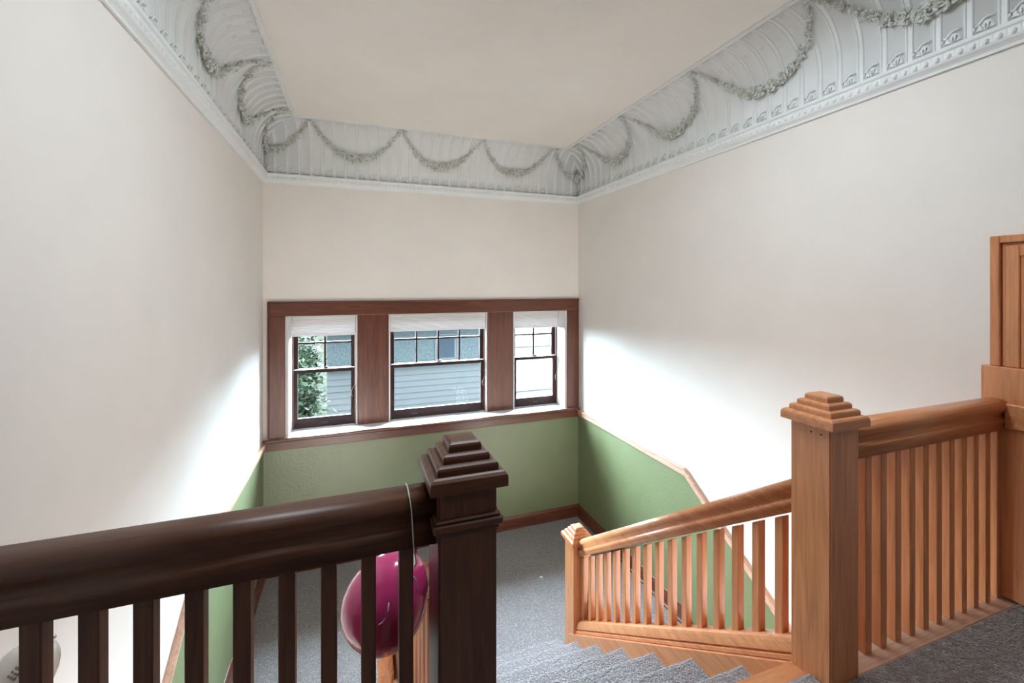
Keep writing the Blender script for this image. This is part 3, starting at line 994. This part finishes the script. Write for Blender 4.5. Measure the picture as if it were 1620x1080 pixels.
# ------------------------------------------------------------------ outside the windows
SIDING = paint('grey_siding_paint', (0.0105, 0.0108, 0.0105), rough=0.7)
SLATE = paint('blue_grey_shingles', (0.0078, 0.0092, 0.0092), rough=0.8, var=0.3, scale=25)
WHITEH = paint('white_house_paint', (0.05, 0.047, 0.043), rough=0.7)
GROUND = paint('grass_ground', (0.0065, 0.0070, 0.0055), rough=0.95, var=0.3, scale=2)
BARK = paint('bark', (0.004, 0.003, 0.0025), rough=0.9)
for _m in (SIDING, SLATE, WHITEH, GROUND, BARK):
    _m.node_tree.nodes['Principled BSDF'].inputs['Specular IOR Level'].default_value = 0.0
HOUSEGL = paint('dark_window_glass', (0.004, 0.005, 0.006), rough=0.5)
HOUSEGL.node_tree.nodes['Principled BSDF'].inputs['Specular IOR Level'].default_value = 0.0
box('ground', GROUND, -90, 90, D + T, 140, -4.9, -4.8, kind='structure')
hs = empty('neighbour_house', (1.4, 10.2, -4.8), label='pale grey neighbouring house seen through the middle window', category='house')
bx0, bx1, yh = -0.55, 3.25, 9.7
sid = MB().box(bx0, bx1, yh, yh + 0.012, -0.075, 0.075).mesh('siding_board', SIDING)
sid2 = None
rel(box('wall', SIDING, bx0, bx1, yh + 0.010, yh + 4, -4.8, 0.55), hs)
z = -2.6
while z < -0.46:
    mm = MB().add([(bx0, yh + 0.008, z + 0.13), (bx1, yh + 0.008, z + 0.13), (bx1, yh - 0.014, z), (bx0, yh - 0.014, z), (bx1, yh + 0.01, z), (bx0, yh + 0.01, z)],
                  [(0, 1, 2, 3), (3, 2, 4, 5)])
    rel(mm.build('siding_board', SIDING), hs)
    z += 0.13
rel(box('ledge', SIDING, bx0 - 0.05, bx1 + 0.05, yh - 0.10, yh + 0.02, -0.46, -0.40), hs)
rel(box('shingle_band', SLATE, bx0, bx1, yh - 0.02, yh + 0.01, -0.40, 0.40), hs)
rel(MB().prism([(yh - 0.35, 0.36), (yh - 0.35, 0.42), (yh + 2.0, 1.05), (yh + 4.3, 0.42), (yh + 4.3, 0.36), (yh + 2.0, 0.99)], 'x', bx0 - 0.3, bx1 + 0.1).build('roof', SLATE), hs)
for xc in (0.45, 1.9):
    w_ = rel(box('window', SIDING, xc - 0.24, xc + 0.24, yh - 0.035, yh - 0.015, -0.36, 0.22), hs)
    MB().box(xc - 0.20, xc + 0.20, yh - 0.030, yh - 0.036, -0.32, 0.18).build('pane', HOUSEGL, w_)
# low porch roof in front of its left end
rel(MB().prism([(-1.9, -2.35), (-0.95, -1.50), (-0.90, -1.55), (-1.85, -2.40)], 'y', 8.6, yh).build('porch_roof', SLATE), hs)
wh = empty('white_house', (5.3, 10.5, -4.8), label='bright white house seen through the right window', category='house')
rel(box('wall', WHITEH, 3.45, 9.0, 10.1, 14, -4.8, 0.9), wh)
for zz in (-1.35, -0.25):
    rel(box('trim_board', SIDING, 3.42, 9.0, 10.06, 10.1, zz, zz + 0.03), wh)
rel(MB().prism([(9.9, 0.88), (9.9, 0.94), (12.0, 1.5), (14.2, 0.94), (14.2, 0.88), (12.0, 1.44)], 'x', 3.40, 9.1).build('roof', SLATE), wh)

def leaf_mat():
    mt, nt, p = new_mat('tree_leaf')
    oi = N(nt, 'ShaderNodeTexNoise')
    mp = coords(nt, (5, 5, 5))
    nt.links.new(mp.outputs[0], oi.inputs['Vector'])
    oi.inputs['Scale'].default_value = 2
    r = ramp(nt, [(0.35, (0.0015, 0.003, 0.0018)), (0.55, (0.004, 0.007, 0.003)), (0.7, (0.012, 0.014, 0.005))])
    nt.links.new(oi.outputs[0], r.inputs[0])
    nt.links.new(r.outputs[0], p.inputs['Base Color'])
    p.inputs['Roughness'].default_value = 0.6
    p.inputs['Specular IOR Level'].default_value = 0.04
    return mt
LEAF = leaf_mat()
def tree(cx, cyy, z0, zc, rx, rz, n, lab, seed):
    rg = random.Random(seed)
    t = empty('leafy_tree', (cx, cyy, z0), label=lab, category='tree', group='trees outside the windows')
    m = MB()
    m.tube([(0, 0, 0), (0.04, 0.02, (zc - z0) * 0.5), (-0.03, 0, zc - z0), (0.02, 0, zc - z0 + rz * 0.6)], 0.10, 8)
    for k in range(7):
        a = rg.uniform(0, 6.28)
        h = zc - z0 + rg.uniform(-0.5, 0.3) * rz
        m.tube([(0, 0, h), (math.cos(a) * rx * 0.4, math.sin(a) * rx * 0.4, h + 0.25 * rz), (math.cos(a) * rx * 0.8, math.sin(a) * rx * 0.8, h + 0.3 * rz)], 0.03, 6)
    m.build('trunk', BARK, t, smooth=True)
    cl = [(Vector((rg.uniform(-1, 1), rg.uniform(-1, 1), rg.uniform(-1, 1))).normalized() * rg.uniform(0.3, 0.9)) for _ in range(60)]
    m = MB()
    for i in range(n):
        c = rg.choice(cl) + Vector((rg.gauss(0, 0.13), rg.gauss(0, 0.13), rg.gauss(0, 0.13)))
        p = Vector((c.x * rx, c.y * rx, c.z * rz + zc - z0))
        L = rg.uniform(0.035, 0.07)
        e1 = Vector((rg.uniform(-1, 1), rg.uniform(-1, 1), rg.uniform(-0.8, 0.4))).normalized()
        e2 = e1.cross(Vector((rg.uniform(-1, 1), rg.uniform(-1, 1), 1))).normalized() * L * 0.45
        m.add([p - e1 * L, p + e2, p + e1 * L, p - e2], [(0, 1, 2, 3)])
    m.build('foliage', LEAF, t, kind='stuff')
tree(-1.18, 7.5, -4.8, -0.55, 0.80, 1.65, 15000, 'dense dark green tree seen through the left window', 21)
tree(-3.2, 15.6, -4.8, -0.2, 1.6, 1.4, 4000, 'distant tree behind the grey neighbouring house', 22)
